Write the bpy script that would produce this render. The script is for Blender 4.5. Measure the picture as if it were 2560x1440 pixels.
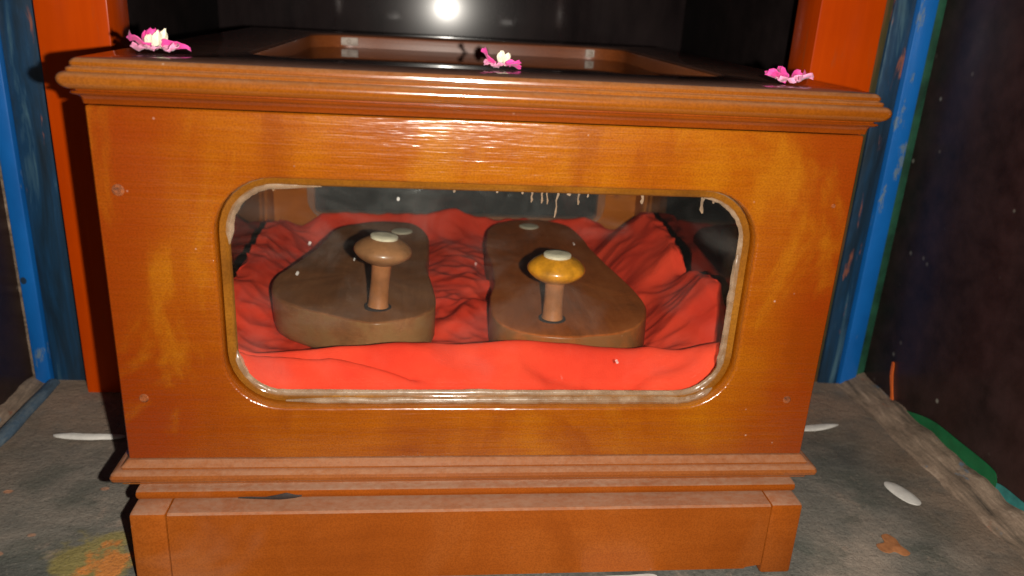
import bpy, bmesh, math, random
from mathutils import Vector, Matrix, noise

random.seed(7)
scene = bpy.context.scene
for o in list(bpy.data.objects):
    bpy.data.objects.remove(o)
COL = scene.collection

# ------------------------------------------------------------------ camera
cam_d = bpy.data.cameras.new("camera")
cam = bpy.data.objects.new("camera", cam_d)
COL.objects.link(cam)
scene.camera = cam
cam_d.sensor_width = 36.0
cam_d.lens = 1986.9 / 2560 * 36.0
cam_d.clip_start = 0.01
cam_d.clip_end = 50.0
_p, _y, _r = 0.3447, 0.1189, 0.0564
fw = Vector((math.sin(_y) * math.cos(_p), math.cos(_y) * math.cos(_p), -math.sin(_p)))
rt0 = Vector((math.cos(_y), -math.sin(_y), 0))
up0 = rt0.cross(fw)
rt = rt0 * math.cos(_r) + up0 * math.sin(_r)
up = -rt0 * math.sin(_r) + up0 * math.cos(_r)
CAM = Vector((-0.0412, -0.4717, 0.2940))
M = Matrix((rt, up, -fw)).transposed().to_4x4()
M.translation = CAM
cam.matrix_world = M
cam_d.dof.use_dof = True
cam_d.dof.focus_distance = 0.56
cam_d.dof.aperture_fstop = 7.0

# ------------------------------------------------------------------ light: the phone's flash, 3.6 cm right of the lens
world = bpy.data.worlds.new("World")
scene.world = world
world.use_nodes = True
world.node_tree.nodes["Background"].inputs[0].default_value = (0.012, 0.010, 0.011, 1)
world.node_tree.nodes["Background"].inputs[1].default_value = 1.0
fl_d = bpy.data.lights.new("camera_flash", "POINT")
fl_d.energy = 22.0
fl_d.color = (1.0, 0.93, 0.83)
fl_d.shadow_soft_size = 0.0035
fl = bpy.data.objects.new("camera_flash", fl_d)
fl.location = (-0.0050, -0.4705, 0.2885)
COL.objects.link(fl)

scene.view_settings.view_transform = 'Standard'
scene.view_settings.look = 'None'
scene.view_settings.exposure = 0.0
scene.view_settings.gamma = 1.0
scene.view_settings.use_curve_mapping = False
scene.render.engine = 'CYCLES'
scene.cycles.use_denoising = True
scene.cycles.sample_clamp_indirect = 4.0
scene.cycles.max_bounces = 6
scene.cycles.glossy_bounces = 3
scene.cycles.diffuse_bounces = 3
scene.cycles.transparent_max_bounces = 12
scene.cycles.caustics_reflective = True
scene.cycles.blur_glossy = 0.3


# ------------------------------------------------------------------ node helper
class NT:
    def __init__(self, name):
        self.m = bpy.data.materials.new(name)
        self.m.use_nodes = True
        self.t = self.m.node_tree
        self.t.nodes.clear()
        self.out = self.t.nodes.new('ShaderNodeOutputMaterial')
        self.tc = self.t.nodes.new('ShaderNodeTexCoord')
        self.geo = None

    def n(self, typ, **kw):
        nd = self.t.nodes.new(typ)
        for k, v in kw.items():
            setattr(nd, k, v)
        return nd

    def set(self, sock, v):
        if hasattr(v, 'node'):
            self.t.links.new(v, sock)
        elif v is not None:
            if isinstance(v, tuple) and len(v) == 3 and sock.type == 'RGBA':
                v = (*v, 1)
            sock.default_value = v

    def obj(self):
        return self.tc.outputs['Object']

    def mapv(self, scale=(1, 1, 1), loc=(0, 0, 0), rot=(0, 0, 0), vec=None):
        m = self.n('ShaderNodeMapping')
        self.set(m.inputs['Vector'], vec or self.obj())
        m.inputs['Scale'].default_value = scale
        m.inputs['Location'].default_value = loc
        m.inputs['Rotation'].default_value = rot
        return m.outputs[0]

    def noise(self, scale=5, detail=4, rough=.55, vec=None, dist=0.0):
        nd = self.n('ShaderNodeTexNoise')
        self.set(nd.inputs['Vector'], vec or self.obj())
        nd.inputs['Scale'].default_value = scale
        nd.inputs['Detail'].default_value = detail
        nd.inputs['Roughness'].default_value = rough
        nd.inputs['Distortion'].default_value = dist
        return nd.outputs['Fac']

    def voro(self, scale=5, vec=None, feature='F1', rnd=1.0):
        nd = self.n('ShaderNodeTexVoronoi', feature=feature)
        self.set(nd.inputs['Vector'], vec or self.obj())
        nd.inputs['Scale'].default_value = scale
        nd.inputs['Randomness'].default_value = rnd
        return nd.outputs['Distance']

    def ramp(self, fac, stops, interp='LINEAR'):
        r = self.n('ShaderNodeValToRGB')
        r.color_ramp.interpolation = interp
        e = r.color_ramp.elements
        while len(e) < len(stops):
            e.new(0.5)
        for i, (p, c) in enumerate(stops):
            e[i].position = p
            if not isinstance(c, tuple):
                c = (c, c, c)
            e[i].color = (*c[:3], 1)
        self.set(r.inputs[0], fac)
        return r.outputs[0]

    def rng(self, fac, a, b, lo=0.0, hi=1.0):
        m = self.n('ShaderNodeMapRange', clamp=True)
        m.interpolation_type = 'SMOOTHSTEP'
        self.set(m.inputs[0], fac)
        m.inputs[1].default_value = a
        m.inputs[2].default_value = b
        m.inputs[3].default_value = lo
        m.inputs[4].default_value = hi
        return m.outputs[0]

    def math(self, op, a, b=None):
        m = self.n('ShaderNodeMath', operation=op)
        self.set(m.inputs[0], a)
        if b is not None:
            self.set(m.inputs[1], b)
        return m.outputs[0]

    def mix(self, fac, a, b, blend='MIX'):
        m = self.n('ShaderNodeMix', data_type='RGBA', blend_type=blend)
        self.set(m.inputs[0], fac)
        self.set(m.inputs[6], a)
        self.set(m.inputs[7], b)
        return m.outputs[2]

    def bump(self, h, strength=.3, dist=.001, nrm=None):
        b = self.n('ShaderNodeBump')
        b.inputs['Strength'].default_value = strength
        b.inputs['Distance'].default_value = dist
        self.set(b.inputs['Height'], h)
        if nrm is not None:
            self.set(b.inputs['Normal'], nrm)
        return b.outputs[0]

    def nz(self):
        g = self.n('ShaderNodeNewGeometry')
        s = self.n('ShaderNodeSeparateXYZ')
        self.set(s.inputs[0], g.outputs['Normal'])
        return s.outputs[2]

    def sep(self, vec=None):
        s = self.n('ShaderNodeSeparateXYZ')
        self.set(s.inputs[0], vec or self.obj())
        return s.outputs

    def pbr(self, color, rough=.5, spec=.5, coat=0., coat_rough=.1, normal=None, coat_normal=None, trans=None, sheen=0., sss=0., sssr=(1, .4, .3), metal=0., coat_ior=1.5):
        b = self.n('ShaderNodeBsdfPrincipled')
        self.set(b.inputs['Base Color'], color)
        self.set(b.inputs['Roughness'], rough)
        self.set(b.inputs['Specular IOR Level'], spec)
        self.set(b.inputs['Coat Weight'], coat)
        self.set(b.inputs['Coat Roughness'], coat_rough)
        b.inputs['Metallic'].default_value = metal
        b.inputs['Coat IOR'].default_value = coat_ior
        b.inputs['Sheen Weight'].default_value = sheen
        if sss:
            b.inputs['Subsurface Weight'].default_value = sss
            b.inputs['Subsurface Radius'].default_value = sssr
            b.inputs['Subsurface Scale'].default_value = .003
        if normal is not None:
            self.set(b.inputs['Normal'], normal)
        if coat_normal is not None:
            self.set(b.inputs['Coat Normal'], coat_normal)
        return b.outputs[0]

    def done(self, sh):
        self.t.links.new(sh, self.out.inputs['Surface'])
        return self.m


def wood(name, dark, mid, light, grain=(3, 40, 40), dust=0.55, dustcol=(.33, .2, .125), coat=.8, coat_rough=.12,
         rough=.42, ripple=.35, blot=6.0, seed=0.0, updust_lo=.55, blot_stretch=(1, 1, 1), stain=None, coat_ior=1.5, side=None, graink=.30, speck=.8, worn=None):
    t = NT(name)
    off = (seed, seed * .7, seed * 1.3)
    big = t.noise(blot, 4, .6, t.mapv(blot_stretch, off), .4)
    gr = t.noise(1.0, 5, .65, t.mapv(tuple(g * 6 for g in grain), off), .6)
    fac = t.math('ADD', t.math('MULTIPLY', big, .75), t.math('MULTIPLY', gr, graink))
    fac = t.math('SUBTRACT', fac, (graink - .30) * .5)
    col = t.ramp(fac, [(.34, dark), (.53, mid), (.72, light)])
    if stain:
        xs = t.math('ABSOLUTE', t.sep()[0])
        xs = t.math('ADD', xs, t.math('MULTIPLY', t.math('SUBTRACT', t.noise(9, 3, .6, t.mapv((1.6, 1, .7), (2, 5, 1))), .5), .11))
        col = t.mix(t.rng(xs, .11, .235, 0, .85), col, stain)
    if worn:
        wn = t.noise(13, 5, .6, t.mapv((1, 1, .55), (6, 3, 8)), .5)
        col = t.mix(t.rng(wn, .53, .68, 0, .46), col, worn)
        col = t.mix(t.rng(wn, .46, .34, 0, .55), col, dark)
    fine = t.noise(900, 2, .5)
    col = t.mix(t.rng(fine, .35, .7, 0, .38), col, tuple(c * .55 for c in dark))
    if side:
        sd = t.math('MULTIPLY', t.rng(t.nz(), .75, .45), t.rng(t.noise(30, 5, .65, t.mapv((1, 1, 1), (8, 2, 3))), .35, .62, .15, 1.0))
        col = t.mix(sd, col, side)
    # settled dust: upward faces, plus faint smears
    dn = t.math('ADD', t.math('MULTIPLY', t.noise(38, 4, .7, t.mapv((.35, 1, 1), off), .3), .5), t.math('MULTIPLY', t.noise(320, 3, .7, t.mapv((.7, 1, 1), off)), .5))
    up_ = t.rng(t.nz(), updust_lo, .95)
    smear = t.rng(t.noise(9, 4, .6, t.mapv((.8, 1, 1.2), (seed + 3, 1, 2)), .8), .56, .80, 0, .26)
    dfac = t.math('MULTIPLY', up_, t.rng(dn, .30, .66, .35 * dust, dust))
    dfac = t.math('MAXIMUM', dfac, t.math('MULTIPLY', smear, min(1.0, dust * 1.8)))
    col = t.mix(dfac, col, dustcol)
    # tiny pale specks
    v = t.voro(60, t.mapv((1, 1, 1), off))
    sp = t.math('MULTIPLY', t.rng(v, .015, .06, speck, 0), t.rng(big, .54, .62))
    col = t.mix(sp, col, (.62, .45, .36))
    rip = t.noise(1.0, 3, .65, t.mapv((14, 120, 300), off), .4)
    rip2 = t.noise(1.0, 1, .5, t.mapv((150, 300, 420), off))
    h = t.math('ADD', t.math('MULTIPLY', rip, .8), t.math('MULTIPLY', rip2, .22))
    nb = t.bump(h, ripple, .0009)
    rg = t.math('ADD', rough, t.math('MULTIPLY', dfac, .4))
    ct = t.math('MULTIPLY', t.math('SUBTRACT', 1.0, dfac), coat)
    cr = t.math('ADD', coat_rough, t.math('MULTIPLY', dfac, .08))
    return t.done(t.pbr(col, rg, .04, ct, cr, nb, nb, coat_ior=coat_ior))


def simple(name, col, rough=.5, coat=0., var=.25, scale=40, bump=.2, bd=.0006, spec=.4, coat_rough=.1, sss=0., sheen=0.):
    t = NT(name)
    a = tuple(max(0, c * (1 - var)) for c in col)
    b = tuple(min(1, c * (1 + var)) for c in col)
    nn = t.noise(scale, 5, .6)
    c = t.ramp(nn, [(.3, a), (.7, b)])
    return t.done(t.pbr(c, rough, spec, coat, coat_rough, t.bump(t.noise(scale * 4, 3), bump, bd), sss=sss, sheen=sheen))


MAT = {}
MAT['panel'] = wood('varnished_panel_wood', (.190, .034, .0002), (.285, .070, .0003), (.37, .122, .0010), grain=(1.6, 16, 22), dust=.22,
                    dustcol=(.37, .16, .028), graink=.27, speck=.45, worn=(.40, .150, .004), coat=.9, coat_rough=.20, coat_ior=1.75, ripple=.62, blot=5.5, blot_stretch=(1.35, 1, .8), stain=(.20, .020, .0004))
MAT['mould'] = wood('varnished_moulding_wood', (.185, .042, .0012), (.25, .066, .0025), (.31, .096, .008), grain=(1.2, 20, 20), dust=.55,
                    coat=1.0, coat_rough=.15, coat_ior=2.1, ripple=.16, blot=7, seed=3.1, updust_lo=.12, dustcol=(.36, .19, .10))
MAT['lowlip'] = wood('red_varnish_shaded_wood', (.15, .024, .0005), (.20, .036, .0008), (.25, .055, .002), grain=(1.2, 20, 20), dust=.15,
                     coat=1.0, coat_rough=.13, coat_ior=2.1, ripple=.14, blot=7, seed=4.4, dustcol=(.30, .12, .04))  # redder varnish, also darkened to paint the shade under the bullnose
MAT['base'] = wood('dusty_base_wood', (.20, .045, .004), (.27, .070, .008), (.32, .10, .016), grain=(1.2, 20, 20), dust=.66,
                   coat=1.0, coat_rough=.15, coat_ior=2.1, ripple=.15, blot=7, seed=5.7, updust_lo=.2, dustcol=(.35, .20, .125))
MAT['stool'] = wood('stool_wood', (.205, .042, .0025), (.270, .061, .005), (.33, .088, .011), grain=(1.4, 14, 18), dust=.85,
                    coat=.35, coat_rough=.25, ripple=.12, blot=7, graink=.25, worn=(.30, .082, .014), seed=9.2, updust_lo=.4, dustcol=(.32, .19, .125))
MAT['lidtop'] = wood('lid_top_wood', (.09, .028, .012), (.13, .042, .018), (.18, .058, .022), grain=(1.2, 14, 14), dust=.42,
                     coat=1.0, coat_rough=.05, rough=.3, ripple=.05, blot=9, seed=11., updust_lo=.8, dustcol=(.22, .17, .15))
MAT['bead'] = wood('bead_wood', (.13, .045, .005), (.20, .070, .006), (.30, .12, .012), grain=(4, 20, 4), dust=.5,
                   coat=.9, coat_rough=.08, ripple=.18, blot=22, seed=15., updust_lo=.3, dustcol=(.42, .30, .21))
MAT['inner'] = wood('inner_wood', (.30, .080, .010), (.42, .115, .014), (.50, .15, .02), dust=.5, coat=.2, coat_rough=.3, seed=20., ripple=.1)
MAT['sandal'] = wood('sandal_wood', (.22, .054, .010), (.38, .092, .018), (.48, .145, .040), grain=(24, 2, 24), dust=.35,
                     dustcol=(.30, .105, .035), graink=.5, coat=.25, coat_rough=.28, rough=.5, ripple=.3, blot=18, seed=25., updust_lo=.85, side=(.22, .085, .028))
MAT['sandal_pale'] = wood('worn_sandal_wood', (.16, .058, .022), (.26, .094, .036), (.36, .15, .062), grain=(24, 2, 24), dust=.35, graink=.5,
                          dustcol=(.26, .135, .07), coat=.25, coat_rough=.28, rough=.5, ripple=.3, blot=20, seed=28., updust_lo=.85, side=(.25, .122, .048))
MAT['peg'] = simple('peg_wood', (.33, .125, .045), .38, .6, .3, 60, .15, coat_rough=.15)
MAT['knob_dull'] = simple('dusty_knob_wood', (.30, .135, .055), .45, .5, .3, 70, .12, coat_rough=.22)
MAT['knob_amber'] = simple('amber_knob_wood', (.62, .25, .012), .3, 1.0, .45, 80, .05, coat_rough=.06)
MAT['ivory'] = simple('ivory_inlay', (.62, .55, .40), .5, .2, .2, 120, .1)
MAT['lip'] = wood('lid_lip_wood', (.14, .036, .010), (.21, .055, .014), (.27, .08, .022), dust=.25, coat=.3, coat_rough=.3, seed=30., ripple=.08)
MAT['hinge'] = simple('dull_hinge_metal', (.36, .29, .24), .5, 0, .25, 60, .2)
MAT['pink'] = simple('pink_petal', (.85, .055, .30), .55, 0, .45, 90, .3, .0008, sss=.2, sheen=.2)
MAT['pale_pink'] = simple('pale_pink_petal', (.88, .28, .45), .55, 0, .35, 90, .3, .0008, sss=.2, sheen=.2)
MAT['cream'] = simple('cream_petal', (.78, .70, .55), .55, 0, .2, 120, .3, .0008, sss=.2)
MAT['white_petal'] = simple('white_scrap', (.62, .60, .56), .6, 0, .12, 120, .3, .0008)
MAT['tan_flake'] = simple('tan_flake', (.36, .145, .055), .7, 0, .35, 120, .4)
MAT['gap_shade'] = simple('gap_shade', (.025, .016, .014), .8, 0, .4, 160, .4)  # near-black, painted shade for the ledge gap and the peg rings
MAT['filler'] = simple('screw_filler', (.20, .050, .010), .7, 0, .7, 420, .6, .0012, coat_rough=.15)
MAT['green'] = simple('green_paint', (.005, .125, .042), .42, .3, .25, 45, .15)
MAT['dull_green'] = simple('dull_green_paint', (.012, .065, .035), .6, 0, .6, 30, .2)
MAT['teal'] = simple('teal_paint', (.03, .20, .19), .5, .2, .4, 60, .2)
MAT['drip_orange'] = simple('orange_drip_paint', (.70, .13, .02), .4, .3, .2, 60, .1)


def mk_orange():
    t = NT('orange_paint')
    n1 = t.math('ADD', t.math('MULTIPLY', t.noise(7, 4, .6), .6), t.math('MULTIPLY', t.noise(1.0, 4, .6, t.mapv((150, 150, 9))), .4))
    c = t.ramp(n1, [(.3, (.44, .040, .0003)), (.7, (.60, .066, .0006))])
    edge = t.rng(t.noise(30, 5, .65, t.mapv((3, 3, .5))), .58, .74, 0, .5)
    c = t.mix(edge, c, (.33, .075, .02))
    return t.done(t.pbr(c, .42, .03, .08, .2, t.bump(t.noise(160, 3), .12, .0006)))


def mk_blue():
    t = NT('bright_blue_paint')
    c = t.ramp(t.noise(14, 4, .6, t.mapv((1, 1, .5))), [(.3, (.003, .092, .34)), (.7, (.006, .155, .54))])
    chips = t.rng(t.noise(38, 5, .65, t.mapv((1.6, 1.6, .5), (4, 1, 0))), .60, .67)
    c = t.mix(t.math('MULTIPLY', chips, .8), c, (.16, .22, .25))
    dots = t.rng(t.voro(26, t.mapv((1, 1, .8), (.3, 0, 0))), .06, .09, .9, 0)
    c = t.mix(dots, c, (.02, .03, .03))
    return t.done(t.pbr(c, .42, .4, .3, .2, t.bump(t.noise(120, 4), .2, .0008)))


def mk_darkblue(red=0.0, name='weathered_dark_blue_paint'):
    t = NT(name)
    streak = t.noise(1.0, 5, .65, t.mapv((60, 60, 7)), .5)
    c = t.ramp(streak, [(.30, (.007, .014, .022)), (.46, (.008, .030, .060)), (.58, (.008, .045, .105)), (.72, (.07, .15, .20))])
    c = t.mix(t.rng(t.noise(9, 4, .6), .5, .7, 0, .7), c, (.012, .018, .017))
    ch = t.rng(t.noise(1.0, 4, .6, t.mapv((70, 70, 11), (7, 3, 2)), .4), .65 - red, .72 - red)
    c = t.mix(t.math('MULTIPLY', ch, .75), c, (.34, .10, .045))
    return t.done(t.pbr(c, .5, .4, .2, .25, t.bump(t.noise(1.0, 5, .6, t.mapv((140, 140, 30))), .4, .001)))


def mk_granite():
    t = NT('dark_polished_granite')
    c = t.ramp(t.noise(40, 5, .65), [(.3, (.014, .007, .007)), (.7, (.040, .020, .020))])
    c = t.mix(t.rng(t.noise(3.0, 3, .6, t.mapv((1, 1, .35))), .5, .75, 0, .6), c, (.075, .020, .012))
    sp = t.rng(t.voro(42, t.mapv((1, 1, 1), (.1, .2, .3))), .04, .13, .8, 0)
    sp = t.math('MULTIPLY', sp, t.rng(t.noise(9, 2), .45, .6))
    c = t.mix(sp, c, (.30, .29, .25))
    return t.done(t.pbr(c, .55, .15, .25, .22, t.bump(t.noise(70, 4), .12, .0008)))


def mk_black():
    t = NT('black_glossy_stone')
    c = t.ramp(t.noise(10, 4, .6, t.mapv((2, 1, .6))), [(.3, (.014, .010, .011)), (.7, (.040, .028, .028))])
    sp = t.math('MULTIPLY', t.rng(t.voro(15, t.mapv((1, 1, 1), (.4, .2, .1))), .03, .08, .6, 0), t.rng(t.noise(6, 2), .5, .6))
    c = t.mix(sp, c, (.35, .30, .25))
    return t.done(t.pbr(c, .20, .35, .8, .070))


def mk_floor():
    t = NT('stained_stone_floor')
    n1 = t.noise(5.5, 6, .65, None, .5)
    c = t.ramp(n1, [(.32, (.038, .042, .038)), (.45, (.105, .106, .094)), (.56, (.180, .165, .140)), (.70, (.31, .255, .205))])
    st = t.noise(1.0, 5, .65, t.mapv((16, 22, 16), (0, 0, 0), (0, 0, .6)), .6)
    c = t.mix(t.rng(st, .46, .66, 0, .6), c, (.075, .085, .070))
    st2 = t.noise(26, 5, .7, t.mapv((1, 1, 1), (3, 1, 0)), .3)
    c = t.mix(t.rng(st2, .58, .72, 0, .55), c, (.36, .27, .21))
    xyz = t.sep()
    # brown dirt against the far edge and the side walls (dirt gathers there)
    far = t.rng(xyz[1], .10, .24, 0, .65)
    ax = t.math('ABSOLUTE', xyz[0])
    side = t.rng(ax, .33, .42, 0, .55)
    dirt = t.math('MULTIPLY', t.math('MAXIMUM', far, side), t.rng(t.noise(30, 4, .6), .25, .6, .35, 1))
    c = t.mix(dirt, c, (.36, .235, .155))
    # spilled paint, left front
    d = t.n('ShaderNodeVectorMath', operation='DISTANCE')
    t.set(d.inputs[0], t.mapv((1, 1, 1)))
    d.inputs[1].default_value = (-.262, .004, 0)
    dd = t.math('ADD', d.outputs['Value'], t.math('MULTIPLY', t.math('SUBTRACT', t.noise(38, 4, .6), .5), .07))
    c = t.mix(t.rng(dd, .022, .036, .6, 0), c, (.32, .25, .05))
    d2 = t.n('ShaderNodeVectorMath', operation='DISTANCE')
    t.set(d2.inputs[0], t.obj())
    d2.inputs[1].default_value = (-.252, .004, 0)
    dd2 = t.math('ADD', d2.outputs['Value'], t.math('MULTIPLY', t.math('SUBTRACT', t.noise(55, 4, .6, t.mapv((1, 1, 1), (5, 2, 1))), .5), .06))
    c = t.mix(t.rng(dd2, .009, .018, .8, 0), c, (.60, .19, .035))
    # scattered paint flecks
    v = t.voro(24, t.mapv((1, 1.4, 1), (.3, .5, 0)))
    fk = t.rng(t.math('ADD', v, t.math('MULTIPLY', t.noise(90, 3), .12)), .13, .17, .75, 0)
    fk = t.math('MULTIPLY', fk, t.rng(t.noise(6, 2, .5, t.mapv((1, 1, 1), (9, 9, 0))), .48, .58))
    c = t.mix(fk, c, (.60, .27, .14))
    gr_ = t.noise(420, 3, .7)
    c = t.mix(t.rng(gr_, .36, .48, .32, 0), c, (.03, .03, .028))
    c = t.mix(t.rng(gr_, .60, .70, 0, .25), c, (.46, .38, .30))
    nb = t.bump(t.noise(120, 6, .7), .8, .0022)
    return t.done(t.pbr(c, .72, .35, 0, .1, nb))


def mk_cement():
    t = NT('dirty_cement')
    c = t.ramp(t.noise(1.0, 6, .7, t.mapv((110, 14, 110)), .4), [(.32, (.055, .045, .035)), (.46, (.17, .125, .09)), (.58, (.27, .195, .14)), (.72, (.42, .32, .24))])
    ch = t.noise(48, 5, .65, t.mapv((1, .5, 1), (2, 2, 2)))
    c = t.mix(t.rng(ch, .62, .68, 0, .7), c, (.10, .17, .24))
    ch2 = t.noise(52, 5, .65, t.mapv((1, .6, 1), (7, 2, 5)))
    c = t.mix(t.rng(ch2, .63, .69, 0, .7), c, (.26, .105, .06))
    return t.done(t.pbr(c, .8, .3, 0, .1, t.bump(t.noise(110, 6, .7), .7, .002)))


def mk_bluecement():
    t = NT('blue_stained_cement')
    c = t.ramp(t.noise(34, 6, .7, t.mapv((1, .4, 1))), [(.3, (.035, .045, .055)), (.5, (.075, .12, .17)), (.7, (.22, .25, .25))])
    return t.done(t.pbr(c, .7, .3, 0, .1, t.bump(t.noise(110, 6, .7), .7, .002)))


def mk_cloth():
    t = NT('red_cotton_cloth')
    c = t.ramp(t.noise(14, 4, .6), [(.3, (.62, .036, .017)), (.7, (.80, .068, .030))])
    w = t.noise(1.0, 2, .5, t.mapv((1500, 300, 300)))
    w2 = t.noise(1.0, 2, .5, t.mapv((300, 1500, 300)))
    cr = t.noise(38, 5, .6, None, .8)
    nb = t.bump(cr, .20, .003)
    nb = t.bump(t.math('ADD', w, w2), .25, .0004, nb)
    dust_ = t.rng(t.noise(22, 4, .65, t.mapv((1, 1, 1), (4, 4, 4))), .55, .8, 0, .12)
    c = t.mix(dust_, c, (.42, .13, .10))
    return t.done(t.pbr(c, .9, .05, 0, .1, nb))


def mk_glass(name, haze=.05, haze_hi=.13, plain=False, tint=(.97, .985, .975), rough=.015, hazec=(.55, .52, .48)):
    t = NT(name)
    tr = t.n('ShaderNodeBsdfTransparent')
    tr.inputs[0].default_value = (*tint, 1)
    gl = t.n('ShaderNodeBsdfAnisotropic') if False else t.n('ShaderNodeBsdfGlossy')
    gl.inputs['Roughness'].default_value = rough
    fr = t.n('ShaderNodeFresnel')
    fr.inputs['IOR'].default_value = 1.5
    m1 = t.n('ShaderNodeMixShader')
    t.set(m1.inputs[0], fr.outputs[0])
    t.t.links.new(tr.outputs[0], m1.inputs[1])
    t.t.links.new(gl.outputs[0], m1.inputs[2])
    df = t.n('ShaderNodeBsdfDiffuse')
    df.inputs[0].default_value = (*hazec, 1)
    if plain:
        m2 = t.n('ShaderNodeMixShader')
        m2.inputs[0].default_value = haze
        t.t.links.new(m1.outputs[0], m2.inputs[1])
        t.t.links.new(df.outputs[0], m2.inputs[2])
        return t.done(m2.outputs[0])
    f = t.rng(t.noise(16, 4, .6, t.mapv((1, 1, 1.6)), .6), .45, .78, haze, haze_hi)
    fleck = t.rng(t.voro(75, t.mapv((1, 0, 1))), .05, .09, .55, 0)
    fleck = t.math('MULTIPLY', fleck, t.rng(t.noise(18, 2), .5, .62))
    f = t.math('MAXIMUM', f, fleck)
    m2 = t.n('ShaderNodeMixShader')
    t.set(m2.inputs[0], f)
    t.t.links.new(m1.outputs[0], m2.inputs[1])
    t.t.links.new(df.outputs[0], m2.inputs[2])
    return t.done(m2.outputs[0])


def mk_putty():
    t = NT('pale_sealant')
    c = t.ramp(t.noise(70, 4, .6), [(.3, (.26, .155, .085)), (.7, (.42, .30, .20))])
    p = t.pbr(c, .35, .5, .4, .15, t.bump(t.noise(180, 4), .4, .001))
    tr = t.n('ShaderNodeBsdfTransparent')
    m = t.n('ShaderNodeMixShader')
    t.set(m.inputs[0], t.rng(t.noise(120, 3), .3, .7, .30, .72))
    t.t.links.new(p, m.inputs[1])
    t.t.links.new(tr.outputs[0], m.inputs[2])
    return t.done(m.outputs[0])


MAT['orange'] = mk_orange()
MAT['blue'] = mk_blue()
MAT['darkblue'] = mk_darkblue()
MAT['mixblue'] = mk_darkblue(.05, 'peeling_blue_and_rust_paint')
_t = NT('olive_and_rust_paint')
_c = _t.ramp(_t.noise(1.0, 5, .65, _t.mapv((60, 60, 7), (3, 1, 0)), .5), [(.32, (.020, .028, .022)), (.5, (.075, .058, .020)), (.68, (.22, .075, .022))])
MAT['olive'] = _t.done(_t.pbr(_c, .55, .3, .15, .25, _t.bump(_t.noise(120, 4), .3, .0008)))
MAT['granite'] = mk_granite()
MAT['black'] = mk_black()
MAT['recess'] = simple('dark_recess_plaster', (.018, .012, .012), .85, 0, .4, 25, .3, .001, spec=.1)
MAT['floor'] = mk_floor()
MAT['cement'] = mk_cement()
MAT['bluecement'] = mk_bluecement()
MAT['cloth'] = mk_cloth()
MAT['glass'] = mk_glass('dusty_front_glass', .002, .026)
MAT['glass_side'] = mk_glass('side_glass', .004, plain=True)
MAT['glass_back'] = mk_glass('grey_hazed_back_glass', .07, .17, hazec=(.40, .42, .42))  # back pane has a heavier grey mixed in than the others
MAT['glass_lid'] = mk_glass('lid_glass', .008, .05, rough=.02)
MAT['putty'] = mk_putty()


# ------------------------------------------------------------------ object helpers
def link(name, me, mat=None, parent=None, loc=None):
    o = bpy.data.objects.new(name, me)
    COL.objects.link(o)
    if mat is not None:
        me.materials.clear()
        me.materials.append(MAT[mat] if isinstance(mat, str) else mat)
    if parent is not None:
        o.parent = parent
    if loc is not None:
        o.location = loc
    return o


def empty(name, loc, label, cat, group=None):
    o = bpy.data.objects.new(name, None)
    o.empty_display_size = .02
    COL.objects.link(o)
    o.location = loc
    return tag(o, label, cat, group)


def tag(o, label, cat, group=None):
    o['label'] = label
    o['category'] = cat
    if group:
        o['group'] = group
    return o


def struct(o):
    o['kind'] = 'structure'
    return o


def mesh(verts, faces, smooth=None, name='m', recalc=True):
    me = bpy.data.meshes.new(name)
    me.from_pydata([tuple(v) for v in verts], [], faces)
    bm = bmesh.new()
    bm.from_mesh(me)
    if recalc:
        bmesh.ops.recalc_face_normals(bm, faces=bm.faces)
    if smooth is not None:
        lim = math.radians(smooth)
        for f in bm.faces:
            f.smooth = True
        for e in bm.edges:
            if len(e.link_faces) == 2 and e.calc_face_angle(0) > lim:
                e.smooth = False
    bm.to_mesh(me)
    bm.free()
    return me


def box_mesh(x0, x1, y0, y1, z0, z1, bev=0.0, seg=2, sub=0, jitter=0.0, seed=0):
    bm = bmesh.new()
    bmesh.ops.create_cube(bm, size=1)
    for v in bm.verts:
        v.co = Vector((x0 if v.co.x < 0 else x1, y0 if v.co.y < 0 else y1, z0 if v.co.z < 0 else z1))
    if sub:
        bmesh.ops.subdivide_edges(bm, edges=bm.edges[:], cuts=sub, use_grid_fill=True)
        if jitter:
            for v in bm.verts:
                nv = noise.noise_vector(v.co * 40 + Vector((seed, seed, seed)))
                v.co += nv * jitter
    if bev:
        es = [e for e in bm.edges if e.calc_face_angle(0) > .8]
        bmesh.ops.bevel(bm, geom=es, offset=bev, segments=seg, profile=.5, affect='EDGES')
    bmesh.ops.recalc_face_normals(bm, faces=bm.faces)
    for f in bm.faces:
        f.smooth = True
    for e in bm.edges:
        if len(e.link_faces) == 2 and e.calc_face_angle(0) > .6:
            e.smooth = False
    me = bpy.data.meshes.new('m')
    bm.to_mesh(me)
    bm.free()
    return me


def rr(x0, x1, z0, z1, r, k=9, m=10):
    """rounded-rectangle outline, index-aligned for every size"""
    pts = []
    cs = [(x1 - r, z1 - r, 0), (x0 + r, z1 - r, 90), (x0 + r, z0 + r, 180), (x1 - r, z0 + r, 270)]
    for i, (cx, cz, a0) in enumerate(cs):
        arc = [(cx + r * math.cos(math.radians(a0 + 90 * j / (k - 1))), cz + r * math.sin(math.radians(a0 + 90 * j / (k - 1)))) for j in range(k)]
        pts += arc
        nx = cs[(i + 1) % 4]
        b = (nx[0] + r * math.cos(math.radians(nx[2])), nx[1] + r * math.sin(math.radians(nx[2])))
        a = arc[-1]
        for j in range(1, m):
            u = j / m
            pts.append((a[0] + (b[0] - a[0]) * u, a[1] + (b[1] - a[1]) * u))
    return pts


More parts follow.
